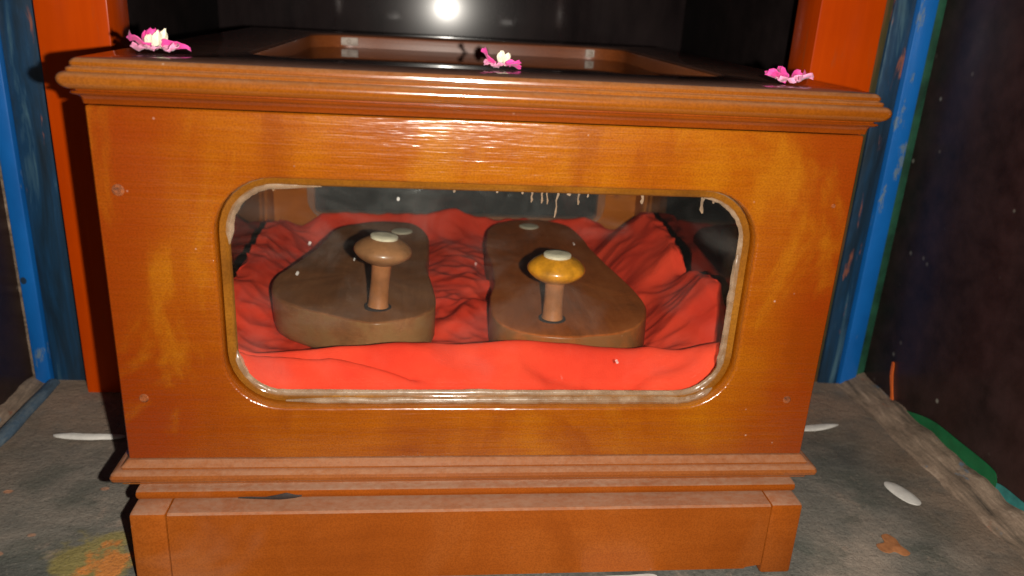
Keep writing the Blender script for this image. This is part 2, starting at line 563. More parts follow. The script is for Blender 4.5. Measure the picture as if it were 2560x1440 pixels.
def loft(rings, axis, closed=True, smooth=35, cap=None):
    """rings: list of (outline, depth); axis 'y': outline=(x,z) depth=y ; 'z': outline=(x,y) depth=z ; 'x': outline=(y,z) depth=x"""
    n = len(rings[0][0])
    V, F = [], []
    for ol, d in rings:
        for a, b in ol:
            V.append((a, d, b) if axis == 'y' else (a, b, d) if axis == 'z' else (d, a, b))
    R_ = len(rings)
    for i in range(R_ if closed else R_ - 1):
        j = (i + 1) % R_
        for p in range(n):
            q = (p + 1) % n
            F.append((i * n + p, i * n + q, j * n + q, j * n + p))
    if cap:
        if 'a' in cap:
            F.append(tuple(range(n)))
        if 'b' in cap:
            F.append(tuple((R_ - 1) * n + p for p in range(n)))
    return mesh(V, F, smooth)


def plate(outer, inner, r, d0, d1, axis, edge=.0028, obev=.0008):
    """panel with a rounded opening; d0 = outside face, d1 = inside face"""
    s = 1 if d1 > d0 else -1

    def O(g):
        return rr(outer[0] + g, outer[1] - g, outer[2] + g, outer[3] - g, max(.0006, .0014 - g))

    def I(g):
        return rr(inner[0] - g, inner[1] + g, inner[2] - g, inner[3] + g, r + g)
    e = edge
    rings = [(O(0), d1), (O(0), d0 + s * obev), (O(obev), d0), (I(e), d0)]
    for a in (30, 60, 90):
        a = math.radians(a)
        rings.append((I(e * (1 - math.sin(a))), d0 + s * e * (1 - math.cos(a))))
    rings.append((I(0), d1))
    return loft(rings, axis, True, 40)


def lathe(prof, seg=28, smooth=40):
    V, F = [], []
    for r, z in prof:
        for i in range(seg):
            a = 2 * math.pi * i / seg
            V.append((r * math.cos(a), r * math.sin(a), z))
    for j in range(len(prof) - 1):
        for i in range(seg):
            k = (i + 1) % seg
            F.append((j * seg + i, j * seg + k, (j + 1) * seg + k, (j + 1) * seg + i))
    F.append(tuple(range(seg)))
    F.append(tuple((len(prof) - 1) * seg + i for i in range(seg)))
    return mesh(V, F, smooth)


def tube(path, radii, seg=8, flat=1.0, ref_x=False):
    """tube along a path with its own radius at each point"""
    V, F = [], []
    n = len(path)
    for i, p in enumerate(path):
        p = Vector(p)
        t = (Vector(path[min(i + 1, n - 1)]) - Vector(path[max(i - 1, 0)])).normalized()
        a = t.cross(Vector((1, 0, 0)) if ref_x else Vector((0, 1, 0)))
        a.normalize()
        b = t.cross(a).normalized()
        for s in range(seg):
            w = 2 * math.pi * s / seg
            V.append(p + (a * math.cos(w) + b * math.sin(w) * flat) * radii[i])
    for i in range(n - 1):
        for s in range(seg):
            k = (s + 1) % seg
            F.append((i * seg + s, i * seg + k, (i + 1) * seg + k, (i + 1) * seg + s))
    F.append(tuple(range(seg)))
    F.append(tuple((n - 1) * seg + s for s in range(seg)))
    return mesh(V, F, 60)


def blob_sheet(pts, thick, wob=.0003, dome=0.0):
    """small irregular flat scrap: outline points in xy, real thickness, slightly domed"""
    n = len(pts)
    cx = sum(p[0] for p in pts) / n
    cy = sum(p[1] for p in pts) / n
    V, F = [], []
    for sc, z in ((1, 0), (1.0, thick * .6), (.86, thick), (.5, thick + dome)):
        for i, (x, y) in enumerate(pts):
            V.append((cx + (x - cx) * sc, cy + (y - cy) * sc, z + wob * noise.noise((x * 300, y * 300, z * 50))))
    for j in range(3):
        for i in range(n):
            k = (i + 1) % n
            F.append((j * n + i, j * n + k, (j + 1) * n + k, (j + 1) * n + i))
    F.append(tuple(range(n)))
    F.append(tuple(3 * n + i for i in range(n)))
    return mesh(V, F, 50)


def spline(pts, per=4):
    """closed Catmull-Rom"""
    n = len(pts)
    out = []
    for i in range(n):
        p0, p1, p2, p3 = (Vector(pts[(i + k - 1) % n]) for k in range(4))
        for j in range(per):
            t = j / per
            q = .5 * ((2 * p1) + (p2 - p0) * t + (2 * p0 - 5 * p1 + 4 * p2 - p3) * t * t + (3 * p1 - p0 - 3 * p2 + p3) * t ** 3)
            out.append((q.x, q.y))
    return out


# ================================================================== SETTING
FZ = -.080
WL, WR = -.419, .441      # inner faces of the side walls
JY = .275                 # plane of the painted frame, the orange pilasters stand in front of it
TOPZ = .62

# floor: one sheet with a little real unevenness
V, F = [], []
nx, ny = 150, 150
for j in range(ny + 1):
    for i in range(nx + 1):
        x = -.46 + .94 * i / nx
        y = -.20 + 1.05 * j / ny
        z = .0016 * noise.noise((x * 9, y * 9, 0)) + .0007 * noise.noise((x * 45, y * 45, 3))
        V.append((x, y, z))
for j in range(ny):
    for i in range(nx):
        a = j * (nx + 1) + i
        F.append((a, a + 1, a + nx + 2, a + nx + 1))
struct(link('floor', mesh(V, F, 180), 'floor', None, (0, 0, FZ - .0012)))

struct(link('wall_left', box_mesh(WL - .04, WL, -.22, .30, FZ - .01, TOPZ, .001), 'granite'))
wr = struct(link('wall_right', box_mesh(WR, WR + .04, -.22, .30, FZ - .01, TOPZ, .001), 'granite'))
struct(link('wall_back', box_mesh(-.46, .48, .80, .84, FZ - .01, TOPZ, .001), 'black'))
struct(link('recess_wall_left', box_mesh(-.46, -.345, .3015, .7985, FZ - .01, TOPZ, .001), 'recess'))
struct(link('recess_wall_right', box_mesh(.355, .48, .3015, .7985, FZ - .01, TOPZ, .001), 'recess'))


def strip_along_wall(pts, h_fn, w_fn, side, y0, y1, seed, n=90):
    """rough cement fillet that runs along the foot of a side wall"""
    V, F = [], []
    prof = 7
    for j in range(n + 1):
        y = y0 + (y1 - y0) * j / n
        w = w_fn(y) * (1 + .09 * noise.noise((y * 30, seed, 0)))
        h = h_fn(y) * (1 + .35 * noise.noise((y * 38, seed, 5)))
        for k in range(prof):
            u = k / (prof - 1)
            x = pts + side * (-.004 + (w + .004) * u)
            z = -.004 + (h + .004) * (1 - u ** 1.6) + .0012 * noise.noise((x * 130, y * 90, seed))
            V.append((x, y, z))
    for j in range(n):
        for k in range(prof - 1):
            a = j * prof + k
            F.append((a, a + 1, a + prof + 1, a + prof))
    return mesh(V, F, 180)


f1 = link('cement_fillet', strip_along_wall(WR, lambda y: .012, lambda y: .034, -1, -.20, .272, 3.), 'cement', None, (0, 0, FZ))
tag(f1, 'rough dirty cement fillet along the foot of the right wall', 'cement fillet')
f2 = link('cement_fillet', strip_along_wall(WL, lambda y: .008, lambda y: .014, 1, -.20, .272, 8.), 'cement', None, (0, 0, FZ))
tag(f2, 'narrow brown cement fillet along the foot of the left wall', 'cement fillet')
# raised blue-stained line on the floor at the left wall
pth, rad = [], []
for j in range(70):
    y = .268 - .46 * j / 69
    pth.append((-.398 + .0012 * noise.noise((y * 20, 1, 1)), y, FZ + .0005))
    rad.append(.0046 + .0008 * noise.noise((y * 25, 5, 2)))
rg = link('floor_ridge', tube(pth, rad, 12, 1.4, True), 'bluecement')
tag(rg, 'raised dark blue stained ridge on the floor beside the left wall', 'floor ridge')

# green paint border on the right wall, and the orange drip
def wall_paint(poly, x, th):
    ol = spline(poly, 5)
    n = len(ol)
    V = [(x, a, b) for a, b in ol] + [(x - th, a, b) for a, b in ol]
    F = [(i, (i + 1) % n, n + (i + 1) % n, n + i) for i in range(n)] + [tuple(range(n)), tuple(range(n, 2 * n))]
    return mesh(V, F, 40)


link('green_border', wall_paint([(.205, -.0745), (.185, -.067), (.15, -.0575), (.11, -.056), (.068, -.0555), (.058, -.060), (.059, -.071), (.10, -.072), (.16, -.073)], WR, .0008), 'green', wr)
link('teal_border', wall_paint([(.056, -.0705), (.053, -.063), (.02, -.0615), (-.06, -.060), (-.12, -.060), (-.19, -.059), (-.192, -.074), (-.08, -.074), (0, -.0735)], WR, .0007), 'teal', wr)
link('paint_drip', wall_paint([(.2275, -.034), (.2245, -.034), (.2215, -.048), (.2150, -.064), (.2105, -.075), (.2145, -.0765), (.2190, -.063), (.2258, -.048)], WR, .0011), 'drip_orange', wr)

# painted door frame either side of the case
def jamb(side, label):
    t = empty('door_jamb', (side * .38, JY, FZ), label, 'door jamb', 'painted door jambs')
    ox, oy, oz = t.location

    def part(name, x0, x1, y0, y1, z0, z1, mat, bev=.0012, sub=0, jit=0., seed=0):
        me = box_mesh(x0 - ox, x1 - ox, y0 - oy, y1 - oy, z0 - oz, z1 - oz, bev, 2, sub, jit, seed)
        return link(name, me, mat, t)
    if side < 0:
        part('orange_pilaster', -.3605, -.3020, .250, .299, FZ - .003, TOPZ, 'orange', .0022)
        part('weathered_board', -.4010, -.3610, JY, .299, FZ - .003, TOPZ, 'darkblue', .001)
        part('blue_trim', -.4155, -.4012, JY - .006, .299, FZ - .003, TOPZ, 'blue', .002)
        part('pale_edge', WL - .001, -.4157, JY - .002, .299, FZ - .003, TOPZ, 'cement', .0005)
    else:
        part('orange_pilaster', .3080, .3700, .250, .299, FZ - .003, TOPZ, 'orange', .0022)
        part('olive_board', .3705, .3915, JY + .002, .299, FZ - .003, TOPZ, 'olive', .001)
        part('weathered_board', .3918, .4130, JY, .299, FZ - .003, TOPZ, 'mixblue', .001)
        part('blue_trim', .4132, .4315, JY - .006, .299, FZ - .003, TOPZ, 'blue', .002)
        part('green_edge', .4317, WR + .001, JY - .002, .299, FZ - .003, TOPZ, 'dull_green', .0005)
    return t


jamb(-1, 'orange and blue painted jamb left of the case, with the case shadow on it')
jamb(1, 'orange and blue painted jamb right of the case, without a shadow')

# ================================================================== LOW STOOL under the case
SF, SBK = -.0285, .490      # front / back faces
SX = .2235
ST = -.0225
st = empty('low_stool', (0, .23, FZ), 'low brown wooden stool carrying the glazed case', 'stool')


def spart(name, x0, x1, y0, y1, z0, z1, mat='stool', bev=.0012, sub=0, jit=0., seed=0):
    o = st.location
    return link(name, box_mesh(x0 - o.x, x1 - o.x, y0 - o.y, y1 - o.y, z0 - o.z, z1 - o.z, bev, 2, sub, jit, seed), mat, st)


lw = .0225
for sx in (-1, 1):
    for (ya, yb) in ((SF, SF + .03), (SBK - .03, SBK)):
        xa, xb = (-SX, -SX + lw) if sx < 0 else (SX - lw, SX)
        spart('leg', xa, xb, ya, yb, FZ, ST, 'stool', .0022)
xa, xb, zb, zt_ = -SX + lw + .0004, SX - lw - .0004, FZ + .0038, ST - .0004
ap = [(xa, zb), (xb - .012, zb), (xb - .011, zb + .0012), (xb - .003, zb + .0026), (xb, zb + .0030), (xb, zt_ - .0015), (xb - .0003, zt_), (xa + .0003, zt_), (xa, zt_ - .0015)]
o = st.location
Va = []
for ins, yy in ((.0012, SF + .0005), (0, SF + .0020), (0, SF + .024)):
    cxa, cza = (xa + xb) / 2, (zb + zt_) / 2
    for x, z in ap:
        Va.append((x - o.x, yy - o.y, z - (ins if z > cza else -ins * .4) - o.z))
na = len(ap)
Fa = [(j * na + i, j * na + (i + 1) % na, (j + 1) * na + (i + 1) % na, (j + 1) * na + i) for j in range(2) for i in range(na)] + [tuple(range(na)), tuple(2 * na + i for i in range(na))]
link('apron', mesh(Va, Fa, 30), 'stool', st)
spart('apron', -SX + lw + .0004, SX - lw - .0004, SBK - .024, SBK - .0005, FZ + .0035, ST - .0004, 'stool', .0018)
spart('apron', -SX + .0005, -SX + .022, SF + .0304, SBK - .0304, FZ + .0035, ST - .0004, 'stool', .0018)
spart('apron', SX - .022, SX - .0005, SF + .0304, SBK - .0304, FZ + .0035, ST - .0004, 'stool', .0018)
spart('top_board', -SX - .0008, SX + .0008, SF + .0150, SBK - .004, ST + .0003, ST + .0068, 'stool', .0025)

# ================================================================== GLAZED CASE
W2 = .230
H = .2276
D = .469
PT = .0155
case = empty('display_case', (0, D / 2, ST), 'glossy orange-brown wooden case with rounded window, moulded lid and glass', 'display case')
CO = case.location.copy()


def cpart(name, me, mat, parent=case):
    me.transform(Matrix.Translation(-CO))
    return link(name, me, mat, parent)


WIN = (-.1655, .1715, .0378, .1893)
WRAD = .036
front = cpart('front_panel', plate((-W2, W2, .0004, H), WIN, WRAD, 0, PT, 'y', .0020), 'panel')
back = cpart('back_panel', plate((-W2, W2, .0004, H), (-.168, .168, .050, .189), .006, D, D - PT, 'y', .0025), 'inner')
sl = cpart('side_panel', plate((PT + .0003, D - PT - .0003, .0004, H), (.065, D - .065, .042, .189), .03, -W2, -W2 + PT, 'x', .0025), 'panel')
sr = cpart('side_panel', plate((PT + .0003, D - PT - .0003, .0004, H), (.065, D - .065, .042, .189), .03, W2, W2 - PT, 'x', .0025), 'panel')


def pane(x0, x1, z0, z1, r, d0, d1, axis):
    o = rr(x0, x1, z0, z1, r)
    return loft([(o, d0), (o, d1)], axis, False, 30, 'ab')


# glazing bead set in the front opening
def ring(g):
    return rr(WIN[0] + g, WIN[1] - g, WIN[2] + g, WIN[3] - g, WRAD - g)


bd = [(ring(.0002), .0092), (ring(.0012), .0078), (ring(.0042), .0082), (ring(.0056), .0092), (ring(.0061), .0105), (ring(.0062), .0138), (ring(.0002), .0138)]
cpart('glazing_bead', loft(bd, 'y', True, 50), 'bead', front)
cpart('pane', pane(WIN[0] - .008, WIN[1] + .008, WIN[2] - .008, WIN[3] + .008, WRAD + .006, PT + .0006, PT + .0036, 'y'), 'glass', front)
cpart('pane', pane(-.176, .176, .042, .197, .026, D - PT - .0036, D - PT - .0006, 'y'), 'glass_back', back)
cpart('pane', pane(.057, D - .057, .034, .197, .036, -W2 + PT + .0006, -W2 + PT + .0036, 'x'), 'glass_side', sl)
cpart('pane', pane(.057, D - .057, .034, .197, .036, W2 - PT - .0036, W2 - PT - .0006, 'x'), 'glass_side', sr)

# sealant smeared round the lower and right edges of the glass
path0 = ring(.0062)
npt = len(path0)


def seal_path(i0, i1, rb, seed, yy=.0098, inset=0.0):
    P, Rr = [], []
    i = i0
    L = (i1 - i0) % npt
    src = ring(.0054 + inset)
    fine = 5
    for j in range(L * fine + 1):
        a = (i0 + j // fine) % npt
        b = (a + 1) % npt
        u = (j % fine) / fine
        x = src[a][0] * (1 - u) + src[b][0] * u
        z = src[a][1] * (1 - u) + src[b][1] * u
        end = min(1, j / 6 + .25, (L * fine - j) / 6 + .25)
        nn = noise.noise((j * .06, seed, 0)) + .35 * noise.noise((j * .21, seed, 3))
        P.append((x, yy + .0006 * nn, z + .0005 * noise.noise((j * .3, seed, 9))))
        Rr.append(max(.0005, rb * (1 + .40 * nn)) * end)
    return P, Rr


# outline order: TR arc 0-8, top straight 9-17, TL arc 18-26, left straight 27-35, BL arc 36-44, bottom 45-53, BR arc 54-62, right 63-71
for (i0, i1, rb, sd, ins) in ((36, 62, .0028, 1.3, 0), (60, 71, .0028, 2.9, .001), (69, 8, .0024, 4.4, 0), (17, 27, .0030, 6.1, 0.0005), (44, 58, .0026, 8.8, -.0035)):
    P, Rr = seal_path(i0, i1, rb, sd, .0105 if ins >= 0 else .0068, ins)
    cpart('sealant', tube(P, Rr, 8, .7), 'putty', front)

# runs of sealant on the glass near the top edge
random.seed(12)
for (dx, ln, w) in ((.020, .004, .0016), (.027, .008, .0012), (.0325, .013, .0013), (.038, .010, .0012), (.0435, .016, .0014), (.050, .007, .0020), (.0565, .012, .0014),
                    (.061, .006, .0013), (.098, .008, .0021), (.137, .010, .0018), (.146, .006, .0016), (-.022, .004, .0014), (.003, .003, .0014), (-.132, .006, .0018)):
    z0 = WIN[3] - .0055 + random.uniform(-.001, .0015)
    n = 6
    dx += random.uniform(-.0022, .0022)
    ln *= random.uniform(.7, 1.25)
    w *= random.uniform(.6, .95)
    lean = random.uniform(-.08, .08)
    P = [(dx + lean * ln * k / 5 + .0012 * noise.noise((k * .8, dx * 90, 0)), PT + .0002, z0 + .001 - ln * k / (n - 1)) for k in range(n)]
    Rr = [w * (1.0, .9, .55, .5, .8, .35)[k] for k in range(n)]
    cpart('sealant_run', tube(P, Rr, 7, .35), 'putty', front)

# filled screw heads and small knocks
for (x, z, r) in ((-.2172, .1798, .0036), (-.2162, .0450, .0030), (.2185, .1826, .0014), (.2120, .0440, .0028)):
    me = lathe([(r, -.0006), (r, .0002), (r * .8, .0006), (r * .45, .0004)], 14)
    me.transform(Matrix.Translation((x, 0, z)) @ Matrix.Rotation(math.radians(90), 4, 'X'))
    cpart('screw_filler', me, 'filler', front)

# bottom board inside
cpart('floor_board', box_mesh(-W2 + PT + .001, W2 - PT - .001, PT + .001, D - PT - .001, .003, .013, .0006), 'inner')

# base moulding: profile lofted round the case
def orect(o, r=.0028):
    return rr(-W2 - o, W2 + o, -o, D + o, r)


prof = [(-.010, .0002), (.0006, .0002), (.0016, -.0004), (.0032, -.0022), (.0046, -.0036), (.0044, -.0048), (.0056, -.0046), (.0078, -.0052), (.0096, -.0066),
        (.0104, -.0086), (.0100, -.0106), (.0086, -.0120), (.0060, -.0126), (.0050, -.0154), (-.010, -.0154)]
base = cpart('base_moulding', loft([(orect(o, .0015 + max(0, o) * .15), z) for o, z in prof], 'z', True, 28), 'base')

# lid: moulded edge, flat top frame, rounded opening, recessed glass
LZ = H + .0010
lp = [(-.012, .0000), (.0008, .0000), (.0010, .0014), (.0014, .0032), (.0026, .0046), (.0050, .0054), (.0058, .0062), (.0052, .0070), (.0036, .0073), (.0036, .0080),
      (.0070, .0086), (.0092, .0102), (.0104, .0122), (.0106, .0140), (.0100, .0158), (.0088, .0170), (.0074, .0175), (.0062, .0177), (.0064, .0188), (.0058, .0198),
      (.0046, .0202), (.0040, .0206), (.0046, .0212), (.0044, .0226), (.0032, .0240), (.0020, .0246)]
rings = [(orect(o, .0020 + max(0, o) * .25), LZ + z) for o, z in lp]
OP = (-.158, .168, .066, .418)
def lrr(g, r=.040):
    return rr(OP[0] - g, OP[1] + g, OP[2] - g, OP[3] + g, r + g)


rings_top = [(orect(.0018, .0022), LZ + .0247), (lrr(.004), LZ + .0247), (lrr(.0018), LZ + .0241), (lrr(.0004), LZ + .0228), (lrr(0), LZ + .021), (lrr(0), LZ + .0040), (lrr(.02), LZ + .0)]
lid_edge = loft(rings[9:], 'z', False, 30)
lid = cpart('lid', lid_edge, 'mould')
cpart('lower_lip', loft(rings[:10], 'z', False, 30), 'lowlip', lid)
cpart('lid_frame', loft([rings[-1]] + rings_top[:4], 'z', False, 30), 'lidtop', lid)
cpart('opening_lip', loft(rings_top[3:], 'z', False, 30), 'lip', lid)
for hx, hw in ((-.134, .021), (.143, .012)):
    hm = box_mesh(hx - hw, hx + hw, OP[3] - .0022, OP[3] + .0004, LZ + .0135, LZ + .0215, .0006)
    hg = cpart('hinge', hm, 'hinge', lid)
    for k in (-.55, .55):
        sm = lathe([(.0026, 0), (.0026, .0006), (.0014, .0013)], 12)
        sm.transform(Matrix.Translation((hx + hw * k, OP[3] - .0022, LZ + .0175)) @ Matrix.Rotation(math.radians(90), 4, 'X'))
        cpart('screw', sm, 'hinge', hg)
cpart('lid_pane', pane(OP[0] - .0008, OP[1] + .0008, OP[2] - .0008, OP[3] + .0008, .040, LZ + .0085, LZ + .0115, 'z'), 'glass_lid', lid)

# ================================================================== RED CLOTH inside the case
def interp(tab, x):
    for (a, va), (b, vb) in zip(tab, tab[1:]):
        if x <= b:
            u = max(0, min(1, (x - a) / (b - a)))
            u = u * u * (3 - 2 * u)
            return va + (vb - va) * u
    return tab[-1][1]


hR = [(.02, .040), (.080, .044), (.116, .068), (.140, .079), (.190, .070), (.222, .060), (.250, .078), (.30, .084), (.35, .083), (.385, .076), (.42, .054), (.44, .044)]
hL = [(.02, .040), (.14, .040), (.180, .057), (.215, .050), (.30, .056), (.37, .058), (.41, .046), (.44, .040)]
folds = []
random.seed(31)
for k in range(20):
    x = random.uniform(-.19, .19)
    y = random.uniform(.07, .40)
    a = random.uniform(-1.2, 1.2) + (1.57 if abs(x) < .05 else (.9 if x > 0 else -.9))
    folds.append((x, y, math.cos(a), math.sin(a), random.uniform(.04, .10), random.uniform(.009, .020), random.uniform(.0030, .0075) * random.choice((1, 1, -.7))))


def cloth_z(x, y):
    wx = x + .010 * noise.noise((x * 14, y * 14, 1))
    wy = y + .010 * noise.noise((x * 14, y * 14, 7))
    z = .0250
    z += .0040 * noise.noise((wx * 15, wy * 15, 0)) + .0009 * noise.noise((wx * 42, wy * 42, 4))
    for fx, fy, c, s, ln, w, h in folds:
        dx, dy = wx - fx, wy - fy
        u = dx * c + dy * s
        v = -dx * s + dy * c
        if abs(u) < ln * 2 and abs(v) < w * 4:
            z += h * math.exp(-(u / ln) ** 2 * 1.5) / (1 + (v / w) ** 2 * 2) * (1 if y > .08 else .35) * (1 if abs(x) < .15 else max(.25, 1 - (abs(x) - .15) / .05))
    if y > .075:
        rg_ = 1 - abs(noise.noise((wx * 34, wy * 34, 11))) * 2.2
        rg2 = 1 - abs(noise.noise((wx * 60 + 3, wy * 60, 17))) * 2.2
        z += (.0026 * rg_ + .0012 * rg2) * min(1, (y - .075) / .03)
    # raised sides against the panels
    wob = .012 * noise.noise((y * 16, x * 4, 20))
    uR = max(0, min(1, (x - .148 - wob) / .050))
    uL = max(0, min(1, (-x - .158 - wob) / .038))
    z += (interp(hR, y) - .026) * (uR ** 1.15) + (interp(hL, y) - .026) * (uL ** 1.2)
    # bunched cloth between and behind the sandals
    gap = math.exp(-((x + .006) / .026) ** 2) * max(0, min(1, (y - .11) / .06)) + .6 * math.exp(-((x - .165) / .02) ** 2) * max(0, min(1, (y - .16) / .06))
    z += gap * (.009 + .0025 * math.sin(y * 47 + 38 * x + 2.5 * noise.noise((y * 9, x * 9, 4))) + .0018 * math.sin(y * 83 - 60 * x))
    # low rise at the back
    uB = max(0, min(1, (y - .392) / .05))
    z += .024 * uB * uB * max(0.0, 1 - 1.6 * max(uR, uL))
    # the big rolled fold along the front glass
    yc = .050 + .006 * math.sin(x * 17 + .5) + .004 * noise.noise((x * 9, 2, 2))
    top = .0375 + .002 * noise.noise((x * 7, 5, 1)) - .007 * max(0, (x - .02)) / .17 - .006 * max(0, (-x - .10)) / .08
    sg = .020 if y < yc else .0165
    roll = math.exp(-abs((y - yc) / sg) ** 2.4)
    z += top * roll
    # diagonal pleats on the front of the roll
    if y < .075:
        for (x0, sl_, dep, wd, xa, xb) in ((-.115, .36, .0130, .0042, -.17, -.035), (-.02, -.30, .0075, .008, -.03, .06), (.06, .24, .0095, .007, .035, .12), (.125, -.25, .008, .006, .08, .16), (-.14, .5, .007, .003, -.18, -.11)):
            if xa - .03 < x < xb + .03:
                yl = .043 - sl_ * (x - x0) * .33
                g = math.exp(-((y - yl) / wd) ** 2)
                e = max(0, min(1, (x - xa) / .02 + .3, (xb - x) / .02 + .3))
                z -= dep * g * e
    return max(z, .0145)


V, F = [], []
nx, ny = 230, 230
X0, X1, Y0, Y1 = -.2085, .2085, .0225, .4470
for j in range(ny + 1):
    for i in range(nx + 1):
        x = X0 + (X1 - X0) * i / nx
        y = Y0 + (Y1 - Y0) * (j / ny) ** 1.15
        # free, wavy outline at the sides and the back
        ex = 1 - .012 * abs(noise.noise((y * 22, 3, 0))) / .2085 * (1 if i in (0, nx) else 0)
        V.append((x * ex, y, cloth_z(x, y)))
for j in range(ny):
    for i in range(nx):
        a = j * (nx + 1) + i
        F.append((a, a + 1, a + nx + 2, a + nx + 1))
cl = link('red_cloth', mesh(V, F, 180, recalc=False), 'cloth')
tag(cl, 'crumpled bright red cloth lying inside the case under the sandals', 'cloth')
so = cl.modifiers.new('thick', 'SOLIDIFY')
so.thickness = .0009
so.offset = -1

# ================================================================== SANDALS
OL = [(-.110, .3757), (-.0848, .3850), (-.054, .3794), (-.0382, .3457), (-.0354, .2883), (-.0381, .2315), (-.0338, .1927), (-.0307, .1574), (-.0322, .1269), (-.0429, .1077), (-.0581, .0982), (-.076, .0936),
      (-.0943, .0979), (-.1198, .111), (-.1436, .128), (-.1589, .1454), (-.167, .1697), (-.1677, .1962), (-.1568, .2359), (-.1446, .2803), (-.138, .3223), (-.1302, .3560)]
OR_ = [(.0245, .3358), (.033, .3759), (.0542, .4016), (.0875, .4081), (.1141, .3964), (.1269, .363), (.1297, .3117), (.1344, .2632), (.1421, .2017), (.1465, .1601), (.1441, .1269), (.1297, .0947),
       (.1063, .0765), (.0771, .0697), (.050, .0721), (.0297, .0808), (.0161, .1012), (.0147, .1451), (.0212, .1902), (.0237, .2412), (.0218, .2857)]


def sandal(outline, peg, heel, label, knob_mat, tilt, top, thick, stud, tip, mat):
    cx = sum(p[0] for p in outline) / len(outline)
    cy = sum(p[1] for p in outline) / len(outline)
    zb = top - thick
    t = empty('wooden_sandal', (cx, cy, zb), label, 'sandal', 'pair of wooden toe-peg sandals')
    pts = spline([(x - cx, y - cy) for x, y in outline], 4)
    n = len(pts)
    # outward normals for the rounded edges
    nr = []
    for i in range(n):
        a, b = pts[i - 1], pts[(i + 1) % n]
        d = Vector((b[0] - a[0], b[1] - a[1])).normalized()
        nr.append((d.y, -d.x))
    area = sum(pts[i][0] * pts[(i + 1) % n][1] - pts[(i + 1) % n][0] * pts[i][1] for i in range(n))
    s = 1 if area > 0 else -1
    rr_ = .0024
    prof = [(.007, 0), (.003, .001), (.0010, .0032), (0, .008), (0, thick - rr_)]
    for a in (25, 50, 75, 90):
        a = math.radians(a)
        prof.append((rr_ * (1 - math.cos(a)), thick - rr_ + rr_ * math.sin(a)))
    V, F = [], []
    for ins, z in prof:
        for i, (x, y) in enumerate(pts):
            wob = .0011 * noise.noise((x * 45, y * 45, z * 60)) + .0004 * noise.noise((x * 160, y * 160, z * 160))
            V.append((x - s * nr[i][0] * (ins + wob), y - s * nr[i][1] * (ins + wob), z + (.0006 * noise.noise((x * 40, y * 40, 3)) if z > .02 else 0)))
    m = len(prof)
    # concentric rings across the top so that it can dish a little
    lastv = V[(m - 1) * n:]
    for sc, dz in ((.9, -.0003), (.72, -.0009), (.48, -.0014), (.24, -.0016)):
        for (x, y, z) in lastv:
            V.append((x * sc, y * sc, z + dz + .0004 * noise.noise((x * sc * 60, y * sc * 60, 9))))
        m += 1
    for j in range(m - 1):
        for i in range(n):
            k = (i + 1) % n
            F.append((j * n + i, j * n + k, (j + 1) * n + k, (j + 1) * n + i))
    F.append(tuple(range(n)))
    F.append(tuple((m - 1) * n + i for i in range(n)))
    sole = link('sole', mesh(V, F, 42), mat, t)
    px, py = peg[0] - cx, peg[1] - cy
    # peg, knob and inlay
    hk = tip - .0255 - top
    pg = link('toe_peg', lathe([(.0086, -.004), (.0086, .001), (.0080, .0030), (.0077, .010), (.0074, hk * .6), (.0078, hk), (.0085, hk + .004)], 24), 'peg', t, (px, py, thick))
    pg.rotation_euler = (0, math.radians(tilt), 0)
    link('peg_joint_shade', lathe([(.0108, -.002), (.0108, .0002), (.0096, .0005)], 20), 'gap_shade', pg)  # dark joint ring that also paints the collar shadow at the peg foot
    kr = .0228
    kp = []
    for i in range(15):
        a = -1 + 1.86 * i / 14
        kp.append((max(.0072, kr * (1 - abs(a) ** 1.75) ** .72), hk + .0130 + .0130 * a))
    kn = link('knob', lathe(kp, 32, 60), knob_mat, t, (px, py, thick))
    kn.rotation_euler = (0, math.radians(tilt), 0)
    zt = hk + .0130 + .0130 * .86
    link('inlay', lathe([(.0108, zt - .0016), (.0108, zt + .0006), (.0098, zt + .0014), (.0050, zt + .0017)], 24), 'ivory', kn)
    link('heel_stud', lathe([(stud, thick - .004), (stud, thick - .0004), (stud - .0012, thick + .0003), (stud * .5, thick + .0004)], 24), 'ivory', sole, (heel[0] - cx, heel[1] - cy, 0))
    return t


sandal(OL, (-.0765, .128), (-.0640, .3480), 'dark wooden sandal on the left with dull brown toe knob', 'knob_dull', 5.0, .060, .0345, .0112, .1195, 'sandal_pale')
sandal(OR_, (.0613, .107), (.0759, .3800), 'dark wooden sandal on the right with shiny amber toe knob', 'knob_amber', 0.5, .060, .0345, .0112, .1140, 'sandal')


